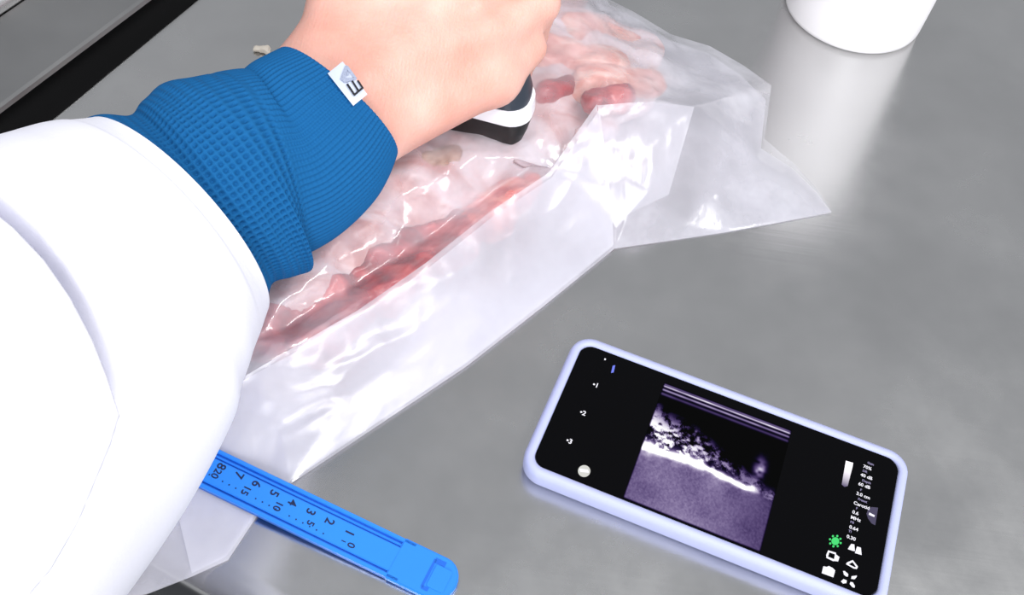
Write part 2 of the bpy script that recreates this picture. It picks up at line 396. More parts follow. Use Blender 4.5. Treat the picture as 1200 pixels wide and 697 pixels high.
# how crumpled the film is: strongly over the meat, little on the flat skirts
for i in range(len(FV)):
    if isb[i]: continue
    x, y = px[i]
    over = 1.0 if (y < 405 - (x - 349) * 0.69 and x < 790) else 0.25
    hz = min(1.0, max(0.0, FV[i, 2] / 0.02))
    a = 0.0030 * over * hz + 0.0004
    FV[i, 2] += a * (crinkle(FV[i], 26) - 0.35) + 0.35 * a * (crinkle(FV[i], 70) - 0.35)
    if FV[i, 1] > 0.16: FV[i, 2] = max(FV[i, 2], 0.0012)
BAG = root('meat_bag', 'crumpled clear plastic bag wrapped around raw meat', 'plastic bag', tuple(at(500, 330)))
BO = np.array(at(500, 330))
_a = np.array(FF); _nz = np.cross(FV[_a[:, 1]] - FV[_a[:, 0]], FV[_a[:, 2]] - FV[_a[:, 0]])[:, 2]
FF = [tuple(f) if z_ > 0 else tuple(f[::-1]) for f, z_ in zip(FF, _nz)]
fo = mesh('upper_film', FV - BO, FF, M_FILM, BAG, True)
film_bvh = BVHTree.FromPolygons([Vector(v) for v in FV], FF)
# lower film, lying on the table
BV = [np.array(at(x, y, max(z, 0.5) / 1000 if z > -1 else z / 1000)) for x, y, z in BOUND]
BV = [np.array([v[0], v[1], 0.0004 if b[2] > 0.5 else b[2] / 1000 - 0.001]) for v, b in zip(BV, BOUND)]
_bv, _be, bf, _, _, _ = geometry.delaunay_2d_cdt([Vector((v[0], v[1])) for v in BV], [(i, (i + 1) % len(BV)) for i in range(len(BV))], [], 1, 1e-6)
mesh('lower_film', [np.array([v.x, v.y, min(BV, key=lambda b: (b[0] - v.x) ** 2 + (b[1] - v.y) ** 2)[2]]) - BO for v in _bv], bf, M_FILM_FLAT, BAG, True)

# front flap: the bag is folded double along its front, a second sheet of film over the slope
def flap(name, corners, nu, nv, lift, amp, mat, seed=1.0):
    (a, b, c_, d_) = corners      # bottom-left, bottom-right, top-right, top-left polylines given as two pixel chains
    V, F = [], []
    for j in range(nv + 1):
        for i in range(nu + 1):
            s, t = i / nu, j / nv
            lo_ = np.array(a[0]) * 0; 
            pl = poly_at(a, s); pu = poly_at(c_, s)
            p = pl + (pu - pl) * t
            o_, dd = ray0(p)
            h = film_bvh.ray_cast(o_, dd)
            q = np.array(h[0]) if h[0] is not None else at(p[0], p[1], 0.002)
            nz_ = noise.noise(Vector((s * 3.2 - t * 0.8, t * 1.7 + s * 2.2, seed))); n2_ = noise.noise(Vector((s * 9, t * 4 + s * 5, seed + 4)))
            fd = 0.25 + 0.75 * min(1.0, s / 0.3); w = lift * fd + amp * fd * ((1 - 2 * abs(nz_)) * 0.8 + (1 - 2 * abs(n2_)) * 0.3) * math.sin(math.pi * t)
            q = q + np.array([0, 0, max(w, 0.0004)]) if h[0] is not None else q
            V.append(q)
    for j in range(nv):
        for i in range(nu):
            k = j * (nu + 1) + i; F.append((k, k + 1, k + nu + 2, k + nu + 1))
    return mesh(name, np.array(V) - BO, F, mat, BAG, True)
def ray0(p): return Vector(CC), Vector(ray(p[0], p[1])).normalized()
def poly_at(pl, s):
    pl = np.array(pl, float); L = np.concatenate([[0], np.cumsum(np.linalg.norm(np.diff(pl, axis=0), axis=1))]); x = s * L[-1]
    return np.array([np.interp(x, L, pl[:, 0]), np.interp(x, L, pl[:, 1])])
lowc = [(225, 672), (266, 653), (302, 601), (342, 564), (440, 498), (545, 428), (640, 354), (718, 290), (717, 264)]
upc = [(195, 520), (245, 470), (290, 440), (349, 406), (420, 365), (500, 309), (575, 249), (643, 204), (672, 162), (699, 124)]
flap('front_flap', (lowc, None, upc, None), 170, 40, 0.0012, 0.0008, M_FILM_FLAT)
flap('front_flap', (lowc, None, [(x - (4 if i < 3 else -3), y + (8)) for i, (x, y) in enumerate(upc)], None), 150, 40, 0.0026, 0.0024, M_FILM_FLAT, 8.0)
flap('mouth_facet', ([(716, 262), (735, 252), (783, 230)], None, [(700, 124), (765, 121), (813, 127)], None), 40, 40, 0.0012, 0.0012, M_FILM_FLAT)

# ================================================================== meat inside the bag
def surface_nets(F, org, h):
    nx, ny, nz = F.shape
    s = F < 0
    acc = np.zeros((nx - 1, ny - 1, nz - 1, 3)); cnt = np.zeros((nx - 1, ny - 1, nz - 1))
    cs = [(0, 0, 0), (1, 0, 0), (0, 1, 0), (1, 1, 0), (0, 0, 1), (1, 0, 1), (0, 1, 1), (1, 1, 1)]
    def sub(A, o): return A[o[0]:nx - 1 + o[0], o[1]:ny - 1 + o[1], o[2]:nz - 1 + o[2]]
    for a in range(8):
        for ax in range(3):
            b = list(cs[a])
            if b[ax]: continue
            b[ax] = 1
            fa, fb = sub(F, cs[a]), sub(F, b); cr = (fa < 0) != (fb < 0)
            t = np.where(cr, fa / np.where(cr, fa - fb, 1), 0)
            for k in range(3):
                acc[..., k] += np.where(cr, cs[a][k] + (t if k == ax else 0), 0)
            cnt += cr
    m = cnt > 0; idx = -np.ones(m.shape, int); idx[m] = np.arange(m.sum())
    I = np.argwhere(m); V = (I + acc[m] / cnt[m][:, None]) * h + org
    Q = []
    for ax in range(3):
        b1, b2 = [(1, 2), (2, 0), (0, 1)][ax]
        A = s; sh = [slice(1, -1)] * 3; sh[ax] = slice(0, -1); sh2 = list(sh); sh2[ax] = slice(1, None)
        a0, a1 = A[tuple(sh)], A[tuple(sh2)]
        E_ = np.argwhere(a0 != a1)
        if not len(E_): continue
        fl = a0[tuple(E_.T)]
        off = np.ones(3, int); off[ax] = 0
        G = E_ + off
        def c(d1, d2):
            q = G.copy(); q[:, b1] -= d1; q[:, b2] -= d2; return idx[tuple(q.T)]
        q = np.stack([c(1, 1), c(0, 1), c(0, 0), c(1, 0)], 1)
        q[~fl] = q[~fl][:, ::-1]
        Q.append(q)
    return V, np.concatenate(Q)
def smin(a, b, k):
    h = np.clip(0.5 + 0.5 * (b - a) / k, 0, 1); return b + (a - b) * h - k * h * (1 - h)
def sd_cone(Pn, a, b, ra, rb):
    a = np.asarray(a); b = np.asarray(b); ab = b - a
    t = np.clip(((Pn - a) @ ab) / max(ab @ ab, 1e-12), 0, 1)
    return np.linalg.norm(Pn - a - t[..., None] * ab, axis=-1) - (ra + (rb - ra) * t)
def sdf_mesh(fn, lo, hi, h):
    lo = np.array(lo); hi = np.array(hi); n = np.ceil((hi - lo) / h).astype(int) + 1
    g = np.stack(np.meshgrid(*[lo[i] + h * np.arange(n[i]) for i in range(3)], indexing='ij'), -1)
    return surface_nets(fn(g), lo, h)
def clamp_under_film(V, gap=0.0012):
    for i, v in enumerate(V):
        h = film_bvh.ray_cast(Vector((v[0], v[1], 0.3)), Vector((0, 0, -1)))
        zt = h[0].z - gap if h[0] is not None else 0.003
        V[i, 2] = max(min(v[2], max(zt, 0.0012)), 0.0011)
    return V
MEAT = root('raw_meat', 'slab of raw fatty meat with red muscle inside the plastic bag', 'meat', tuple(at(520, 250)))
MO = np.array(at(520, 250))
slab = [((330, 372, 8), (560, 215, 8), 22, 22), ((360, 290, 12), (560, 120, 14), 30, 32), ((420, 260, 16), (560, 170, 16), 24, 26), ((560, 170, 12), (660, 110, 14), 26, 26),
        ((600, 60, 14), (740, 60, 12), 32, 20), ((480, 60, 14), (640, -20, 14), 30, 30), ((640, 130, 12), (735, 105, 12), 22, 18), ((600, 190, 10), (690, 150, 10), 18, 16)]
def slab_sdf(g):
    d_ = None
    for a, b, ra, rb in slab:
        A = at(a[0], a[1], a[2] / 1000); B = at(b[0], b[1], b[2] / 1000)
        e = sd_cone(g * [1, 1, 1.0], A, B, ra / 1000, rb / 1000)
        d_ = e if d_ is None else smin(d_, e, 0.008)
    return d_
V, Q = sdf_mesh(slab_sdf, (-0.22, 0.20, -0.03), (0.12, 0.66, 0.07), 0.003)
for i, v in enumerate(V):
    V[i, 2] += 0.004 * noise.noise(Vector(v) * 45) + 0.002 * noise.noise(Vector(v) * 120)
V = clamp_under_film(V)
mesh('fatty_body', V - MO, Q, M_FATTY, MEAT, True)
# muscle lobes along the front and in the upper part
lobes = [((318, 376), (345, 380), 14, M_RED), ((392, 338), (412, 322), 13, M_RED), ((452, 296), (486, 276), 12, M_RED), ((368, 380), (398, 352), 15, M_RED), ((412, 342), (440, 310), 14, M_RED), ((452, 322), (482, 300), 14, M_RED), ((470, 290), (520, 265), 16, M_RED), ((530, 272), (548, 250), 13, M_RED),
         ((578, 238), (600, 216), 13, M_CORAL), ((562, 246), (575, 240), 9, M_CORAL), ((610, 218), (622, 205), 8, M_CORAL), ((705, 108), (735, 100), 9, M_RED), ((640, 96), (668, 87), 6, M_RED), ((685, 150), (715, 140), 6, M_FATTY),
         ((640, 50), (720, 62), 15, M_PINK), ((670, 20), (740, 40), 12, M_PINK), ((690, 85), (765, 84), 10, M_PINK), ((502, 182), (524, 170), 8, M_TAN)]
for k, (a, b, r, mt) in enumerate(lobes):
    def hz(p):
        h = film_bvh.ray_cast(*ray0(p)); return np.array(h[0]) - np.array([0, 0, 0.004 + r * 0.0005]) if h[0] is not None else at(p[0], p[1], 0.02)
    A, B = hz(a), hz(b); r = r / 1000
    lo = np.minimum(A, B) - r - 0.006; hi = np.maximum(A, B) + r + 0.006
    V, Q = sdf_mesh(lambda g: sd_cone(g, A, B, r, r * 0.85), lo, hi, 0.002)
    for i, v in enumerate(V):
        nn = Vector(v); dv = 0.0035 * noise.noise(nn * 70 + Vector((k, 0, 0))) + 0.0015 * noise.noise(nn * 190)
        V[i] += nrm(v - (A + B) / 2) * dv
    V = clamp_under_film(V, 0.0007)
    mesh('muscle_lobe', V - MO, Q, mt, MEAT, True)

# ================================================================== ultrasound probe
pz = 0.0445
c0 = at(615, 176, pz); cl = at(558, 161, pz); crr = at(644, 135, pz)
ux = nrm((cl - c0)[:2]); uy = np.array([ux[1], -ux[0]])
if uy @ (crr - c0)[:2] < 0: uy = -uy
LX, LY = 0.056, 0.027
pc = c0[:2] + ux * LX / 2 + uy * LY / 2
PR = root('ultrasound_probe', 'black handheld ultrasound probe with white band gripped on the meat', 'probe', (float(pc[0]), float(pc[1]), pz))
leanv = np.array([-0.10, 0.16])           # the probe leans away while it is pressed down
def psec(z, k, r):
    out = []
    for x, y in rrect(LX * k, LY * (k if k < 1 else 1 + (k - 1) * 0.5), min(r, LY * k * 0.49), 6):
        q = ux * x + uy * y; out.append((q[0] + leanv[0] * z, q[1] + leanv[1] * z, z))
    return out
def ppart(name, secs, mat):
    V, F = loft_rings([psec(*s) for s in secs]); o = mesh(name, V, F, mat, PR)
    bm = bmesh.new(); bm.from_mesh(o.data); bmesh.ops.recalc_face_normals(bm, faces=bm.faces); bm.to_mesh(o.data); bm.free()
    smooth_angle(o, 40); return o
ppart('probe_head', [(-0.0025, 0.78, 0.005), (0.0005, 0.88, 0.006), (0.006, 0.96, 0.008), (0.011, 0.99, 0.009)], M_PBLACK)
ppart('white_band', [(0.011, 1.0, 0.011), (0.0115, 1.02, 0.011), (0.019, 1.02, 0.011), (0.0195, 1.0, 0.011)], M_PWHITE)
ppart('probe_body', [(0.0195, 0.96, 0.011), (0.024, 0.98, 0.012), (0.032, 0.92, 0.012), (0.041, 0.8, 0.011), (0.047, 0.7, 0.009), (0.049, 0.5, 0.007)], M_PGREY)

# ================================================================== person: hand, knitted sleeve, coat sleeve
PER = root('person', 'bare hand in blue knitted cuff and white coat pressing a probe down', 'person', tuple(at(300, 330)))
PO = np.array(at(300, 330))
chord = nrm(np.array(atd(455, 190, .457)) - np.array(atd(345, 45, .457)))
J = lambda u, v, dep: np.array(atd(u, v, dep))
wr1 = J(379, 82, .466); wr2 = J(428, 152, .466)
fore1 = J(185, 230, .432); fore2 = J(240, 300, .432)
bones = [  # a, b, ra, rb (mm), blend
    (fore1, wr1, 22, 18, 8), (fore2, wr2, 22, 17.5, 8), ((fore1 + fore2) / 2, (wr1 + wr2) / 2, 24, 21, 8),
    # metacarpals
    (wr2, J(578, 90, .492), 17, 13, 8), ((wr1 + wr2) / 2, J(562, 42, .486), 20, 14, 8), ((wr1 + wr2) / 2, J(532, -10, .482), 20, 14.5, 8), (wr1, J(490, -55, .482), 17, 14.5, 8),
    # palm and heel of the hand
    (J(455, 138, .484), J(545, 92, .500), 17, 13, 10), (J(430, 60, .482), J(500, 0, .50), 20, 17, 10),
    # little finger
    (J(578, 92, .492), J(617, 55, .505), 12.5, 9.6, 7), (J(617, 55, .505), J(604, 82, .528), 9.4, 8.2, 3), (J(604, 82, .528), J(582, 92, .535), 8.2, 7.2, 3),
    # ring finger
    (J(562, 42, .486), J(632, 3, .497), 13.2, 10.2, 7), (J(632, 3, .497), J(622, 38, .526), 10, 8.8, 3), (J(622, 38, .526), J(592, 52, .535), 8.8, 7.8, 3),
    # middle finger
    (J(532, -10, .482), J(618, -52, .495), 13.5, 10.6, 7), (J(618, -52, .495), J(612, -8, .525), 10.4, 9.0, 3), (J(612, -8, .525), J(580, 8, .533), 9, 8, 3),
    # index finger
    (J(490, -55, .482), J(575, -100, .498), 13.5, 10.4, 7), (J(575, -100, .498), J(578, -52, .525), 10.2, 9, 3), (J(578, -52, .525), J(552, -38, .533), 9, 8, 3),
    # thumb
    (wr1, J(404, 8, .474), 17, 15.5, 8), (J(404, 8, .474), J(440, -60, .500), 15.5, 12, 8), (J(440, -60, .500), J(492, -62, .525), 11.5, 10.5, 4), (J(492, -62, .525), J(525, -40, .535), 10.5, 9, 4)]
def hand_sdf(g):
    d_ = None
    for a, b, ra, rb, k in bones:
        e = sd_cone(g, a, b, ra / 1000, rb / 1000)
        d_ = e if d_ is None else smin(d_, e, k / 1000)
    return d_
allp = np.array([p for b in bones for p in b[:2]])
V, Q = sdf_mesh(hand_sdf, allp.min(0) - 0.045, allp.max(0) + 0.03, 0.0024)
ho = mesh('hand', V - PO, Q, M_SKIN, PER, True)
tag(ho, 'bare hand closed around the probe')

def sleeve(secs, nth, nv, disp, e_twist=0.0, flat=1.0):
    """secs: (upper pixel, lower pixel, depth).  disp(s, th, arc) -> outward offset.  returns grid of points"""
    C_, Rr, Ch = [], [], []
    for (u0, v0), (u1, v1), dep in secs:
        a, b = J(u0, v0, dep), J(u1, v1, dep); C_.append((a + b) / 2); Rr.append(np.linalg.norm(b - a) / 2); Ch.append(nrm(b - a))
    C_ = np.array(C_); Rr = np.array(Rr); Ch = np.array(Ch)
    L = np.concatenate([[0], np.cumsum(np.linalg.norm(np.diff(C_, axis=0), axis=1))])
    def cr(A, x):       # Catmull-Rom
        i = int(np.clip(np.searchsorted(L, x) - 1, 0, len(L) - 2)); t = (x - L[i]) / (L[i + 1] - L[i])
        p0 = A[max(i - 1, 0)]; p1 = A[i]; p2 = A[i + 1]; p3 = A[min(i + 2, len(A) - 1)]
        return 0.5 * ((2 * p1) + (p2 - p0) * t + (2 * p0 - 5 * p1 + 4 * p2 - p3) * t * t + (3 * p1 - p0 - 3 * p2 + p3) * t ** 3)
    th = np.linspace(0, 2 * math.pi, nth, endpoint=False)
    G = np.zeros((nv + 1, nth, 3)); N_ = np.zeros_like(G); 
    for j in range(nv + 1):
        s = L[-1] * j / nv
        c_ = cr(C_, s); r = cr(Rr, s); e1 = nrm(cr(Ch, s))
        tg = nrm(cr(C_, min(s + 0.004, L[-1])) - cr(C_, max(s - 0.004, 0)))
        e1 = nrm(e1 - tg * (e1 @ tg)); e2 = np.cross(tg, e1)
        dirs = np.cos(th)[:, None] * e1 + flat * np.sin(th)[:, None] * e2
        off = disp(s, th, L[-1])
        G[j] = c_ + dirs * (r + off)[:, None]; N_[j] = dirs
    return G, N_, L
def grid_mesh(name, G, mat, parent, rim_in=None):
    nv, nth = G.shape[:2]
    V = G.reshape(-1, 3) - PO
    jj, ii = np.meshgrid(np.arange(nv - 1), np.arange(nth), indexing='ij'); i2 = (ii + 1) % nth
    F = np.stack([jj * nth + ii, jj * nth + i2, (jj + 1) * nth + i2, (jj + 1) * nth + ii], -1).reshape(-1, 4)
    me = bpy.data.meshes.new(name)
    me.vertices.add(len(V)); me.vertices.foreach_set('co', V.astype(np.float32).ravel())
    me.loops.add(F.size); me.loops.foreach_set('vertex_index', F.astype(np.int32).ravel())
    me.polygons.add(len(F)); me.polygons.foreach_set('loop_start', np.arange(0, F.size, 4, dtype=np.int32)); me.polygons.foreach_set('loop_total', np.full(len(F), 4, np.int32))
    me.update(calc_edges=True); me.validate()
    me.polygons.foreach_set('use_smooth', [True] * len(F))
    return link(name, me, mat, parent)

KS = [((348, 50), (447, 196), .455), ((304, 74), (434, 232), .451), ((262, 105), (408, 262), .446), ((218, 108), (374, 288), .440), ((166, 126), (334, 332), .434), ((112, 156), (296, 368), .428), ((60, 204), (250, 415), .42), ((25, 260), (200, 465), .415)]
CELLS = 100; PER_CELL = 6
def knit_disp(s, th, Ltot):
    sm = s * 1000
    off = np.zeros_like(th)
    # folded rim at the cuff end
    if sm < 1.6: off += -0.0016 * (1 - (sm / 1.6)) ** 2
    cuff = 1 - sstep(47, 50, sm + 5 * np.sin(th * 1 + 0.6))
    rib = -0.0009 * (0.5 + 0.5 * np.cos(th * CELLS * 1.0)) * (0.75 + 0.25 * np.cos(2 * math.pi * sm / 1.5))
    u = 0.5 - 0.5 * np.cos(th * CELLS); v = 0.5 - 0.5 * math.cos(2 * math.pi * sm / 3.1)
    waf = -0.0019 * (u * v)
    off += cuff * rib + (1 - cuff) * waf
    # body puffs out over the tight cuff, then gathers in soft folds
    q = sm + 5 * np.sin(th + 0.6)
    off += 0.0046 * np.exp(-((q - 57) / 6.5) ** 2) * (0.7 + 0.3 * np.sin(2 * th + 1))
    off += -0.0042 * np.exp(-((q - 75 - 5 * np.sin(th)) / 5.5) ** 2) + 0.0032 * np.exp(-((q - 88 - 5 * np.sin(th + .3)) / 7.0) ** 2)
    off += -0.0030 * np.exp(-((q - 102 + 5 * np.sin(2 * th)) / 6.0) ** 2)
    off += 0.0012 * np.sin(3 * th + sm * 0.05)
    return off
G, NN, Lk = sleeve(KS, CELLS * PER_CELL, int(Lk_ := 330), knit_disp)
# turn the rim inwards so the cuff has thickness
inner = G[0] - NN[0] * 0.0035; inner2 = G[6] - NN[6] * 0.005
G = np.concatenate([inner2[None], inner[None], (G[0] - NN[0] * 0.0012 - (G[3] - G[0]) * 0.4)[None], G])
ko = grid_mesh('knit_sleeve', G, M_KNIT, PER); tag(ko, 'bright blue waffle knit sleeve with ribbed cuff')
cuff_bvh = BVHTree.FromPolygons([Vector(v) for v in G[:150].reshape(-1, 3)], [(j * G.shape[1] + i, j * G.shape[1] + (i + 1) % G.shape[1], (j + 1) * G.shape[1] + (i + 1) % G.shape[1], (j + 1) * G.shape[1] + i) for j in range(149) for i in range(G.shape[1])])

# small woven label on the cuff
def on_cuff(p, lift):
    o_, dd = ray0(p); h = cuff_bvh.ray_cast(o_, dd)
    return (np.array(h[0]) - np.array(dd) * lift) if h[0] is not None else None
TQ = [(401.5, 72), (384, 86), (414, 124), (430.5, 110.5)]
def tquad(s, t):    # s: 0 at the upper end, 1 at the lower end ; t: 0 rim side ... 1 inner side
    a = np.array(TQ[0]) * (1 - t) + np.array(TQ[1]) * t; b = np.array(TQ[3]) * (1 - t) + np.array(TQ[2]) * t
    return a * (1 - s) + b * s
V, F, MI = [], [], []
hits = [on_cuff(tquad(s, t), 0) for s in np.linspace(0.05, .95, 6) for t in np.linspace(0.1, .95, 5)]
hits = np.array([h for h in hits if h is not None])
A_ = np.c_[hits[:, 0], hits[:, 1], np.ones(len(hits)), hits[:, 0] ** 2, hits[:, 1] ** 2, hits[:, 0] * hits[:, 1]]
co_, *_ = np.linalg.lstsq(A_, hits[:, 2], rcond=None)
def tag_pt(p, lift):
    o_ = CC.copy(); dd = ray(*p); k = np.linalg.norm(hits.mean(0) - CC) / np.linalg.norm(dd)
    for _ in range(6):
        q = o_ + dd * k; zz = co_ @ [q[0], q[1], 1, q[0] ** 2, q[1] ** 2, q[0] * q[1]]; k += (zz - q[2]) / dd[2] * 0.8
    return o_ + dd * k - nrm(dd) * lift
nu, nv2 = 12, 8
for lift in (0.0016, 0.0002):
    for i in range(nu + 1):
        for j in range(nv2 + 1): V.append(tag_pt(tquad(i / nu, j / nv2), lift))
n1 = (nu + 1) * (nv2 + 1)
for i in range(nu):
    for j in range(nv2):
        k = i * (nv2 + 1) + j; F.append((k, k + 1, k + nv2 + 2, k + nv2 + 1)); MI.append(0); F.append((n1 + k, n1 + k + nv2 + 1, n1 + k + nv2 + 2, n1 + k + 1)); MI.append(0)
loop = [i * (nv2 + 1) for i in range(nu + 1)] + [nu * (nv2 + 1) + j for j in range(1, nv2 + 1)] + [i * (nv2 + 1) + nv2 for i in range(nu - 1, -1, -1)] + [j for j in range(nv2 - 1, 0, -1)]
for a, b in zip(loop, loop[1:] + loop[:1]): F.append((a, b, n1 + b, n1 + a)); MI.append(0)
def tz(x, y): return (370 + x * 0.1291, 50 + y * 0.1291)
def tpoly(pts, mi, lift=0.0027):
    k = len(V)
    for p in pts: V.append(tag_pt(tz(*p), lift))
    F.append(tuple(range(k, k + len(pts)))); MI.append(mi)
for pg in ([(340, 470), (352, 484), (438, 412), (424, 398)], [(276, 378), (294, 370), (358, 466), (344, 478)], [(322, 350), (338, 342), (396, 432), (382, 444)], [(372, 348), (388, 336), (438, 412), (424, 422)]): tpoly(pg, 1)
for pg in ([(270, 203), (296, 214), (262, 340), (222, 328)], [(222, 328), (245, 322), (345, 318), (378, 326), (264, 362)], [(276, 204), (296, 214), (378, 326), (350, 322), (280, 236)], [(278, 258), (296, 262), (306, 288), (288, 300)]): tpoly(pg, 2, 0.0026)
lo_ = mesh('cuff_label', np.array(V) - PO, F, [M_TAGW, M_TAGB, M_TAGG], ko)
lo_.data.polygons.foreach_set('material_index', MI); tag(lo_, 'small white woven label with letters')

# coat sleeve
CS = [((112, 156), (300, 366), .424), ((70, 168), (289, 397), .418), ((15, 186), (268, 438), .408), ((-50, 215), (243, 487), .396), ((-120, 265), (214, 548), .382), ((-190, 330), (176, 626), .366), ((-260, 400), (118, 724), .35), ((-330, 480), (40, 835), .335)]
crease = np.array([(-30, 232), (0, 256), (30, 282), (60, 318), (84, 358), (105, 405), (118, 445), (129, 488), (116, 525), (98, 565), (78, 610), (45, 665), (15, 700), (-20, 740)], float)
def coat_disp(s, th, Ltot):
    sm = s * 1000
    off = 0.0025 + 0.0015 * np.sin(2 * th + 1) * sstep(0, 30, sm) + 0.003 * np.sin(3 * th + sm * 0.03) * sstep(10, 60, sm)
    return off
G, NN, Lc = sleeve(CS, 480, 400, coat_disp)
PXY = pix(G.reshape(-1, 3)).reshape(G.shape[0], G.shape[1], 2)
# fold of cloth: everything on the body side of the crease bulges over the forearm
def seg_dist(p):
    best = np.full(p.shape[:2], 1e9); side = np.zeros(p.shape[:2])
    for a, b in zip(crease, crease[1:]):
        ab = b - a; t = np.clip(((p - a) @ ab) / (ab @ ab), 0, 1); q = a + t[..., None] * ab; dd = np.linalg.norm(p - q, axis=-1)
        cr_ = ab[0] * (p[..., 1] - a[1]) - ab[1] * (p[..., 0] - a[0])
        m = dd < best; best = np.where(m, dd, best); side = np.where(m, np.sign(cr_), side)
    return best * side
SD = seg_dist(PXY)         # positive on the body side
front = np.einsum('ijk,ijk->ij', NN, CC - G) > 0
bulge = np.where(front, 0.014 * sstep(-3, 18, SD) * (1 - 0.45 * sstep(30, 160, SD)) - 0.020 * np.exp(-((SD + 6) / 9) ** 2), 0.0)
bulge *= sstep(0, 24, np.arange(G.shape[0]))[:, None]
G = G + NN * bulge[..., None]
inner = [G[0] - NN[0] * 0.0012 - (G[4] - G[0]) * 0.3, G[0] - NN[0] * 0.003, G[16] - NN[16] * 0.006]
G = np.concatenate([inner[2][None], inner[1][None], inner[0][None], G])
co = grid_mesh('coat_sleeve', G, M_COAT, PER); tag(co, 'loose white cotton coat sleeve')

# ================================================================== phone
ZS = 0.0108
q = [at(*p, ZS) for p in ((686, 405), (1051, 542), (1023, 699), (627, 541.5))]
pcn = sum(q) / 4; ex = nrm((q[1] - q[0]) + (q[2] - q[3])); ex[2] = 0; ex = nrm(ex); ey = np.array([-ex[1], ex[0], 0])
SW, SH = 0.1535, 0.0695
PH = root('smartphone', 'phone in pale lavender case showing an ultrasound scan', 'phone', (float(pcn[0]), float(pcn[1]), 0))
PH.rotation_euler = (0, 0, math.atan2(ex[1], ex[0]))
def loc(p, z=ZS):
    w = at(p[0], p[1], z) - np.array([pcn[0], pcn[1], 0]); return (float(w @ ex), float(w @ ey))
CWd, CHt, CRd = SW + 0.0105, SH + 0.0105, 0.0105
def rr(inset, z, rad=CRd): return [(x, y, z) for x, y in rrect(CWd - 2 * inset, CHt - 2 * inset, max(rad - inset, 0.002), 10)]
V, F = loft_rings([rr(0.003, 0.0), rr(0.0012, 0.0008), rr(0.0, 0.0035), rr(0.0, 0.009), rr(0.0007, 0.0112), rr(0.0022, 0.0120), rr(0.0040, 0.0117), rr(0.0047, 0.0108), rr(0.0048, 0.009)], True, True)
o = mesh('case', V, F, M_CASE, PH); smooth_angle(o, 50); tag(o, 'pale lavender silicone case')
V, F = prism(rrect(CWd - 0.0098, CHt - 0.0098, 0.0062, 8), 0.0091, ZS)
so = mesh('screen', V, F, M_GLASS, PH); tag(so, 'black glass screen')
V, F = prism(rrect(0.012, 0.0012, 0.0005, 3, 0.02, CHt / 2 + 0.0001), 0.0045, 0.0068)
mesh('side_button', V, F, M_CASE, PH)
# ultrasound picture
uq = [loc(p) for p in ((781, 449), (931, 505), (888, 645), (727, 583))]
ux0 = (uq[0][0] + uq[3][0]) / 2; ux1 = (uq[1][0] + uq[2][0]) / 2; uy0 = (uq[2][1] + uq[3][1]) / 2; uy1 = (uq[0][1] + uq[1][1]) / 2
NU, NV = 260, 230
rng = np.random.default_rng(5)
def vnoise(nx, ny, fx, fy, seed):
    r = np.random.default_rng(seed).random((fy + 2, fx + 2)); x = np.linspace(0, fx, nx, endpoint=False); y = np.linspace(0, fy, ny, endpoint=False)
    xi = x.astype(int); yi = y.astype(int); tx = x - xi; ty = y - yi; tx = tx * tx * (3 - 2 * tx); ty = ty * ty * (3 - 2 * ty)
    a = r[yi][:, xi]; b = r[yi][:, xi + 1]; c = r[yi + 1][:, xi]; d_ = r[yi + 1][:, xi + 1]
    return (a * (1 - tx) + b * tx) * (1 - ty)[:, None] + (c * (1 - tx) + d_ * tx) * ty[:, None]
nx, ny = NU + 1, NV + 1
X, Y = np.meshgrid(np.linspace(0, 1, nx), np.linspace(0, 1, ny))          # Y down
wx = (vnoise(nx, ny, 18, 14, 1) - .5) * 0.06; wy = (vnoise(nx, ny, 18, 14, 2) - .5) * 0.06
curve = 0.56 + 0.02 * np.sin(X * 5) + 0.05 * X ** 2 + wy * 0.35 - 0.05 * np.exp(-((X - 0.38) / 0.2) ** 2)
D = Y - curve
I_ = np.zeros((ny, nx))
thick = 0.025 * (1 - 0.62 * X) + 0.01 * vnoise(nx, ny, 12, 3, 3)
I_ += 1.5 * np.exp(-(D / thick) ** 2) * (1 - sstep(0.80, 0.92, X)) * (0.75 + 0.5 * vnoise(nx, ny, 30, 10, 4))
I_ += 0.55 * sstep(0, 0.02, D) * np.exp(-np.clip(D, 0, 1) / 0.05) * (1 - X) * vnoise(nx, ny, 40, 40, 9) * 1.5
below = sstep(0.0, 0.04, D)
I_ += below * (0.16 + 0.12 * vnoise(nx, ny, 7, 8, 5) + 0.10 * vnoise(nx, ny, 90, 80, 6) + 0.05 * rng.random((ny, nx))) * (0.85 + 0.25 * np.sin(X * 4)) * (1 - 0.45 * X * (1 - Y))
top_env = (1 - below) * sstep(-0.38, -0.30 + 0.1, D + 0.25 * X ** 1.4 * 0) * sstep(1.0, 0.45, X)
def warp(A, amt, sd):
    jx = np.clip((np.arange(nx)[None, :] + (vnoise(nx, ny, 16, 14, sd) - .5) * amt).astype(int), 0, nx - 1); jy = np.clip((np.arange(ny)[:, None] + (vnoise(nx, ny, 16, 14, sd + 1) - .5) * amt).astype(int), 0, ny - 1)
    return A[jy, jx]
cl_ = warp(0.34 * vnoise(nx, ny, 13, 15, 7) + 0.44 * vnoise(nx, ny, 30, 44, 17) + 0.22 * vnoise(nx, ny, 80, 84, 8), 4, 21)
env = sstep(-0.40 + 0.34 * X, -0.14 + 0.10 * X, D) * (1 - 0.72 * sstep(0.1, 0.8, X))
I_ += (1 - below) * env * np.clip((cl_ - 0.43 + 0.16 * (rng.random((ny, nx)) - .5)) * 4.6, 0, 1.1) ** 1.3
I_ += (1 - below) * sstep(-0.10, 0, D) * 0.18 * vnoise(nx, ny, 40, 40, 10)
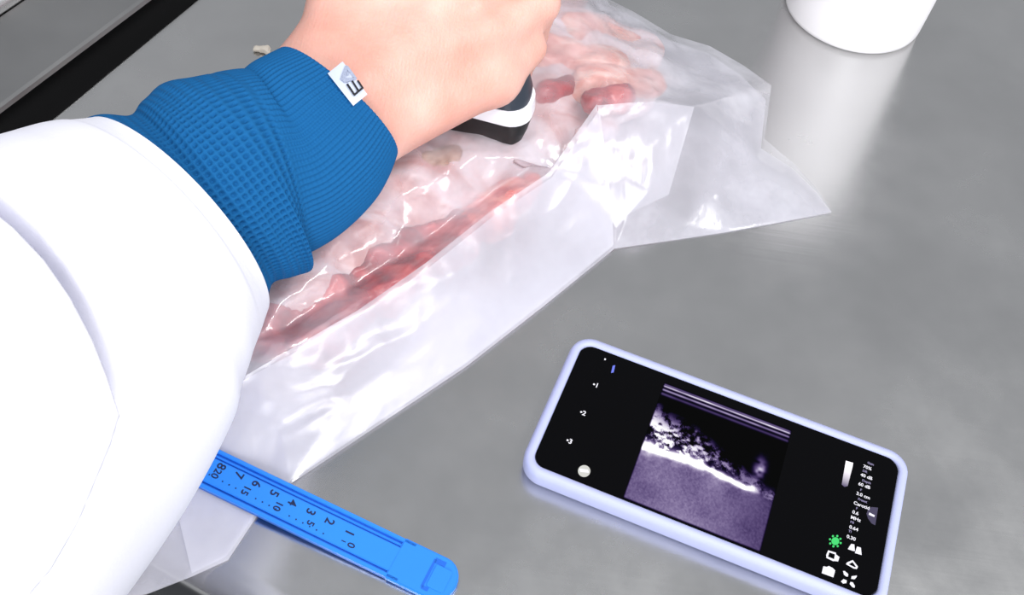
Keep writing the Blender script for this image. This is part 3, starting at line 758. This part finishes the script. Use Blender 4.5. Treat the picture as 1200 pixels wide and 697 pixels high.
I_ += 0.7 * np.exp(-(((X - 0.85) / 0.03) ** 2 + ((Y - 0.40) / 0.06) ** 2)) * vnoise(nx, ny, 40, 40, 11) * 1.4
for yy, am, w_ in ((0.030, 0.8, 0.006), (0.062, 0.45, 0.007), (0.098, 0.16, 0.009), (0.015, 0.25, 0.006)):
    I_ += am * np.exp(-((Y - yy - 0.002) / w_) ** 2) * (0.75 + 0.5 * vnoise(nx, ny, 14, 2, int(yy * 1000)))
edge = sstep(0, 0.012, X) * sstep(1, 0.985, X) * sstep(1, 0.985, Y)
I_ *= edge
I_ = np.clip(I_, 0, 1.25)
colr = np.stack([I_ ** 1.5, I_ ** 1.75, np.clip(I_, 0, 1.3) ** 1.12], -1)
V = [(ux0 + (ux1 - ux0) * X[j, i], uy1 + (uy0 - uy1) * Y[j, i], ZS + 0.00012) for j in range(ny) for i in range(nx)]
F = [(j * nx + i, (j + 1) * nx + i, (j + 1) * nx + i + 1, j * nx + i + 1) for j in range(ny - 1) for i in range(nx - 1)]
mU, N, L_, Pb = nmat('scan_pixels')
at_ = N.new('ShaderNodeAttribute'); at_.attribute_name = 'scan'
Pb.inputs['Specular IOR Level'].default_value = 0.08; Pb.inputs['Base Color'].default_value = (0, 0, 0, 1); Pb.inputs['Roughness'].default_value = 0.08
L_.new(at_.outputs['Color'], Pb.inputs['Emission Color']); Pb.inputs['Emission Strength'].default_value = 0.66
uo = mesh('scan_image', V, F, mU, so); tag(uo, 'grey violet ultrasound scan with bright curved line')
ca = uo.data.color_attributes.new('scan', 'FLOAT_COLOR', 'POINT')
ca.data.foreach_set('color', np.concatenate([colr.reshape(-1, 3), np.ones((nx * ny, 1))], 1).astype(np.float32).ravel())

E_W = emit('screen_white', (0.93, 0.92, 1, 1), 0.7); E_L = emit('screen_lilac', (0.42, 0.38, 0.62, 1), 0.5); E_G = emit('screen_green', (0.08, 0.75, 0.2, 1), 0.62); E_B = emit('screen_blue', (0.2, 0.25, 0.95, 1), 0.6); E_D = emit('screen_dim', (0.09, 0.08, 0.14, 1), 0.6)
E_GREY = emit('screen_grey', (0.7, 0.7, 0.66, 1), 0.6)
def ui(name, polys, mats, z=0.00014, zs=None):
    V, F, MI = [], [], []
    for pl, mi in polys:
        k = len(V); V += [loc(p) + (ZS + z + 0.00006 * mi,) for p in pl]; F.append(tuple(range(k, k + len(pl)))); MI.append(mi)
    bm = bmesh.new(); o = mesh(name, V, F, mats, so); o.data.polygons.foreach_set('material_index', MI)
    bm.from_mesh(o.data)
    for f in bm.faces:
        f.normal_update()
        if f.normal.z < 0: f.normal_flip()
    bm.to_mesh(o.data); bm.free()
    return o
def circ(cx, cy, r, n=20, r2=None): return [(cx + r * math.cos(2 * math.pi * k / n), cy + (r2 or r) * math.sin(2 * math.pi * k / n)) for k in range(n)]
def z2(x, y): return (960 + x * 0.1391, 600 + y * 0.1391)
def z1p(x, y): return (970 + x * 0.1292, 530 + y * 0.1292)
# green star-burst icon
gs = [(circ(*z2(135, 245), 4.6), 0)]
for k in range(8):
    a = 2 * math.pi * k / 8 + 0.35; cx, cy = z2(135, 245)
    gs.append((circ(cx + 6.6 * math.cos(a), cy + 6.4 * math.sin(a), 1.35, 10), 0))
ui('freeze_icon', gs, [E_G])
ui('mirror_icon', [([z2(x, y) for x, y in ((268, 268), (295, 272), (300, 330), (286, 328), (240, 312))], 0), ([z2(x, y) for x, y in ((318, 290), (350, 300), (357, 362), (300, 345))], 0)], [E_W])
ui('video_icon', [([z2(x, y) for x, y in ((75, 322), (140, 342), (142, 358), (170, 378), (158, 416), (126, 412), (118, 414), (60, 386), (58, 362))], 0), ([z2(x, y) for x, y in ((84, 340), (132, 356), (124, 398), (72, 376))], 1), ([z2(x, y) for x, y in ((92, 352), (118, 362), (126, 372), (110, 388), (86, 378))], 0), ([z2(x, y) for x, y in ((100, 362), (116, 371), (96, 378))], 1)], [E_W, M_GLASS])
ui('flip_icon', [([z2(x, y) for x, y in ((282, 404), (326, 460), (316, 480), (290, 476), (226, 440), (230, 426))], 0), ([z2(x, y) for x, y in ((280, 422), (308, 460), (300, 466), (246, 440))], 1), ([z2(x, y) for x, y in ((278, 428), (284, 452), (270, 446))], 0)], [E_W, M_GLASS])
ui('camera_icon', [([z2(x, y) for x, y in ((34, 456), (64, 462), (80, 454), (112, 470), (134, 492), (118, 550), (20, 514))], 0)], [E_W])
ui('expand_icon', [([z2(x, y) for x, y in ((200, 496), (214, 496), (244, 522), (240, 544), (226, 542), (208, 528))], 0), ([z2(x, y) for x, y in ((316, 534), (314, 548), (296, 566), (268, 562), (272, 540), (290, 538))], 0), ([z2(x, y) for x, y in ((182, 584), (204, 564), (232, 576), (228, 598), (200, 602))], 0), ([z2(x, y) for x, y in ((262, 588), (282, 592), (300, 622), (296, 638), (276, 630), (256, 606))], 0)], [E_W])
# grey scale bar
gm, N, L_, Pb = nmat('grey_scale'); N.remove(Pb)
e = N.new('ShaderNodeEmission'); tcn = N.new('ShaderNodeTexCoord'); sp = N.new('ShaderNodeSeparateXYZ'); rp = N.new('ShaderNodeValToRGB')
L_.new(tcn.outputs['Generated'], sp.inputs[0]); L_.new(sp.outputs['Y'], rp.inputs[0]); L_.new(rp.outputs[0], e.inputs[0]); L_.new(e.outputs[0], N['Material Output'].inputs[0]); e.inputs[1].default_value = 0.8
rp.color_ramp.elements[0].color = (0.08, 0.06, 0.14, 1); rp.color_ramp.elements[1].color = (1, 0.95, 1, 1); rp.color_ramp.elements[1].position = 0.75
ui('grey_scale_bar', [([z1p(x, y) for x, y in ((164, 76), (230, 96), (224, 130), (180, 306), (150, 314), (126, 292), (140, 210))], 0)], [gm])
ui('side_handle', [([z1p(x, y) for x, y in ((398, 496), (456, 502), (430, 662), (396, 644), (364, 600), (350, 556), (366, 516))], 0), ([z1p(x, y) for x, y in ((376, 546), (426, 572), (420, 588), (370, 566))], 1)], [E_D, E_W])
ui('round_button', [(circ(684.5, 552, 7.3, 24, 7.0), 0), ([(678.5, 549), (689, 550.5), (690, 554), (680, 553)], 1)], [E_GREY, E_W])
ui('scan_marker', [([(718, 428.5), (721, 428), (719, 436.5), (716, 437)], 0)], [E_B])
ui('status_dot', [(circ(709, 421, 1.1, 8), 0)], [E_W])

def text_mesh(txt, size):
    cu = bpy.data.curves.new('t', 'FONT'); cu.body = txt; cu.size = size; cu.align_x = 'CENTER'; cu.align_y = 'CENTER'; cu.fill_mode = 'FRONT' if hasattr(cu, 'fill_mode') else cu.fill_mode
    try: cu.dimensions = '2D'
    except Exception: pass
    cu.resolution_u = 3; cu.offset = size * 0.022
    ob = bpy.data.objects.new('t', cu); COL.objects.link(ob)
    bpy.context.view_layer.update()
    me = bpy.data.meshes.new_from_object(ob.evaluated_get(bpy.context.evaluated_depsgraph_get()))
    bpy.data.objects.remove(ob); bpy.data.curves.remove(cu)
    return me
def text(name, txt, size, x, y, z, rot, mat, parent, bold=0.0, sx=1.0):
    me = text_mesh(txt, size); me.name = name; me.materials.clear()
    o = link(name, me, mat, parent); o.location = (x, y, z); o.rotation_euler = (0, 0, rot); o.scale = (sx, 1, 1)
    return o
for i, (p, t) in enumerate((((698, 451.5), '•1'), ((683, 484), '•2'), ((667, 517), '•3'))):
    x, y = loc(p); text('depth_mark', t, 0.0034, x, y, ZS + 0.0002, 0, E_W, so)
rows = [(388, 104, 'Gain', E_L), (358, 140, '70%', E_W), (336, 174, 'DR', E_L), (350, 222, '40 dB', E_W), (350, 268, 'Depth', E_L), (330, 304, '60 dB', E_W), (300, 342, 'F', E_L), (320, 394, '3.0 cm', E_W), (314, 438, 'Preset', E_L), (306, 484, 'Carotid', E_W), (262, 510, 'F', E_L), (250, 550, '0.6', E_W), (252, 604, 'MHz', E_W), (220, 636, 'MI', E_L)]
for x_, y_, t, mt in rows:
    x, y = loc(z1p(x_, y_)); text('readout', t, 0.0023 if mt is E_W else 0.0016, x, y, ZS + 0.0002, 0, mt, so)
for x_, y_, t, mt in ((290, 138, '0.64', E_W), (258, 164, 'TI', E_L), (268, 218, '0.30', E_W)):
    x, y = loc(z2(x_, y_)); text('readout', t, 0.0023 if mt is E_W else 0.0016, x, y, ZS + 0.0002, 0, mt, so)

# ================================================================== ruler
rz = 0.0045
rA = at(246, 551, rz); rB = at(510, 674, rz)
rd = nrm((rB - rA)[:2]); ra = math.atan2(rd[1], rd[0])
RU = root('blue_ruler', 'blue plastic measuring ruler lying across the front edge of the bag', 'ruler', (float(rB[0]), float(rB[1]), 0))
RU.rotation_euler = (0, 0.038, ra)
def rl(p, z=rz):
    w = at(p[0], p[1], z)[:2] - rB[:2]; return (w @ rd, w @ np.array([-rd[1], rd[0]]))
hw = 0.5 * (rl((395, 594))[1] - rl((370, 637))[1]); mid = 0.5 * (rl((395, 594))[1] + rl((370, 637))[1])
hw = max(0.008, min(0.0105, hw)); mid = 0.0
RL0 = -0.148
Z0 = 0.0004
x1 = rl((482, 650))[0]
V, F = prism([(RL0, -hw), (x1, -hw), (x1, hw), (RL0, hw)], Z0, Z0 + 0.0014)
mesh('base_strip', V, F, M_RULER_SHADE, RU)
def rbar(name, y0, y1, h, xa=RL0, xb=None, mat=M_RULER):
    bm = bmesh.new(); box_bm(bm, xa, xb if xb is not None else x1, y0, y1, Z0 + 0.0005, Z0 + h); bmesh.ops.bevel(bm, geom=bm.edges[:], offset=0.0003, segments=2, affect='EDGES')
    return bmobj(name, bm, mat, RU)
rbar('edge_rail', hw - 0.0017, hw, 0.0032); rbar('edge_rail', -hw, -hw + 0.0017, 0.0032)
rbar('inner_rail', hw - 0.0036, hw - 0.0026, 0.0026, xb=x1 - 0.003)
rbar('scale_strip', -hw + 0.0027, hw - 0.0044, 0.0030)
# rounded end stop; raised darker strips paint the shade of a bracket-shaped slot
xe = rl((532, 684))[0] + 0.001
pts = [(x1 - 0.006, -hw - 0.0004)]
for k in range(13):
    a = -math.pi / 2 + math.pi * k / 12; pts.append((xe - 0.0085 + 0.0085 * math.cos(a), (hw + 0.0004) * (math.sin(a) if abs(math.sin(a)) < 0.98 else math.copysign(1, math.sin(a)))))
pts.append((x1 - 0.006, hw + 0.0004))
bm = bmesh.new()
V, F = prism(pts, Z0, Z0 + 0.0032)
vs_ = [bm.verts.new(v) for v in V]
for f in F: bm.faces.new([vs_[i] for i in f])
bmesh.ops.recalc_face_normals(bm, faces=bm.faces)
bmesh.ops.bevel(bm, geom=[e for e in bm.edges if e.calc_face_angle(0) > 0.8], offset=0.0006, segments=2, affect='EDGES')
es_ = bmobj('end_stop', bm, M_RULER, RU); smooth_angle(es_, 40)
bx0 = rl((499, 676))[0]
for (a, b, c2, d2) in ((bx0 - 0.0005, bx0 + 0.0006, -hw * 0.72, hw * 0.72), (bx0, bx0 + 0.0048, hw * 0.56, hw * 0.80), (bx0, bx0 + 0.0030, -hw * 0.80, -hw * 0.62)):
    V, F = prism([(a, c2), (b, c2), (b, d2), (a, d2)], Z0 + 0.0030, Z0 + 0.00335); mesh('slot_shade', V, F, M_RULER_SHADE, es_)
V, F = prism(rrect(0.0075, hw * 1.1, 0.001, 4, bx0 + 0.0052, -0.0004), Z0 + 0.003, Z0 + 0.0038); mesh('thumb_pad', V, F, M_RULER, es_)
# printing
zt = Z0 + 0.00306
def z8(x, y): return (230 + x * 0.2008, 520 + y * 0.2008)
for t, x, y in (('8', 148, 148), ('7', 250, 196), ('6', 350, 246), ('5', 454, 298), ('4', 560, 351), ('3', 665, 402), ('2', 775, 456), ('1', 892, 520)):
    p = rl(z8(x, y)); text('numeral', t, 0.0056, p[0], p[1], zt, -math.pi / 2, M_INK, RU)
for t, x, y in (('20', 118, 190), ('15', 290, 284), ('10', 476, 372), ('5', 664, 468), ('0', 900, 592)):
    p = rl(z8(x, y)); text('numeral', t, 0.0046, p[0], p[1], zt, -math.pi / 2, M_INK, RU)
p = rl(z8(858, 570)); V, F = prism([(p[0] - 0.0010, p[1] - 0.0002), (p[0] + 0.0010, p[1] - 0.0002), (p[0] + 0.0010, p[1] + 0.0002), (p[0] - 0.0010, p[1] + 0.0002)], zt, zt + 0.0001); mesh('tick', V, F, M_INK, RU)
pa, pb_ = np.array(rl(z8(118, 216))), np.array(rl(z8(740, 527)))
tick_me = None
for k in range(-1, 17):
    q_ = pa + (pb_ - pa) * (k / 16.0)
    if k in (0, 5, 10): continue
    if tick_me is None:
        V, F = prism([(0.00035 * math.cos(a), 0.00035 * math.sin(a)) for a in np.linspace(0, 2 * math.pi, 9)[:-1]], 0, 0.0001)
        o = mesh('tick', V, F, M_INK, RU); tick_me = o.data
    else:
        o = bpy.data.objects.new('tick', tick_me); COL.objects.link(o); o.parent = RU
    o.location = (q_[0], q_[1], zt)

# ================================================================== scrap of fat on the table
sp_ = at(306, 56, 0.003)
V, Q = sdf_mesh(lambda g: smin(smin(sd_cone(g, np.array([-0.004, 0, 0.002]), np.array([0.004, 0.001, 0.003]), 0.0026, 0.0032), sd_cone(g, np.array([0.003, 0.001, 0.003]), np.array([0.006, -0.002, 0.002]), 0.003, 0.002), 0.002), sd_cone(g, np.array([-0.002, 0.001, 0.002]), np.array([-0.006, 0.003, 0.0015]), 0.002, 0.0012), 0.002), (-0.011, -0.008, -0.003), (0.011, 0.009, 0.009), 0.0007)
V[:, 2] = np.maximum(V[:, 2], 0.0)
for i, v in enumerate(V):
    if v[2] > 0: V[i] += 0.0006 * noise.noise(Vector(v) * 400)
V[:, 2] = np.maximum(V[:, 2], 0.0)
o = mesh('fat_scrap', V, Q, simple('fat', rgb(200, 192, 180), 0.4, noise_scale=300, var=0.1), None, True)
o.location = (float(sp_[0]), float(sp_[1]), 0.0002); o.scale = (0.75, 0.75, 0.6)
tag(o, 'tiny scrap of pale fat lying on the steel beyond the blue cuff', 'fat scrap')
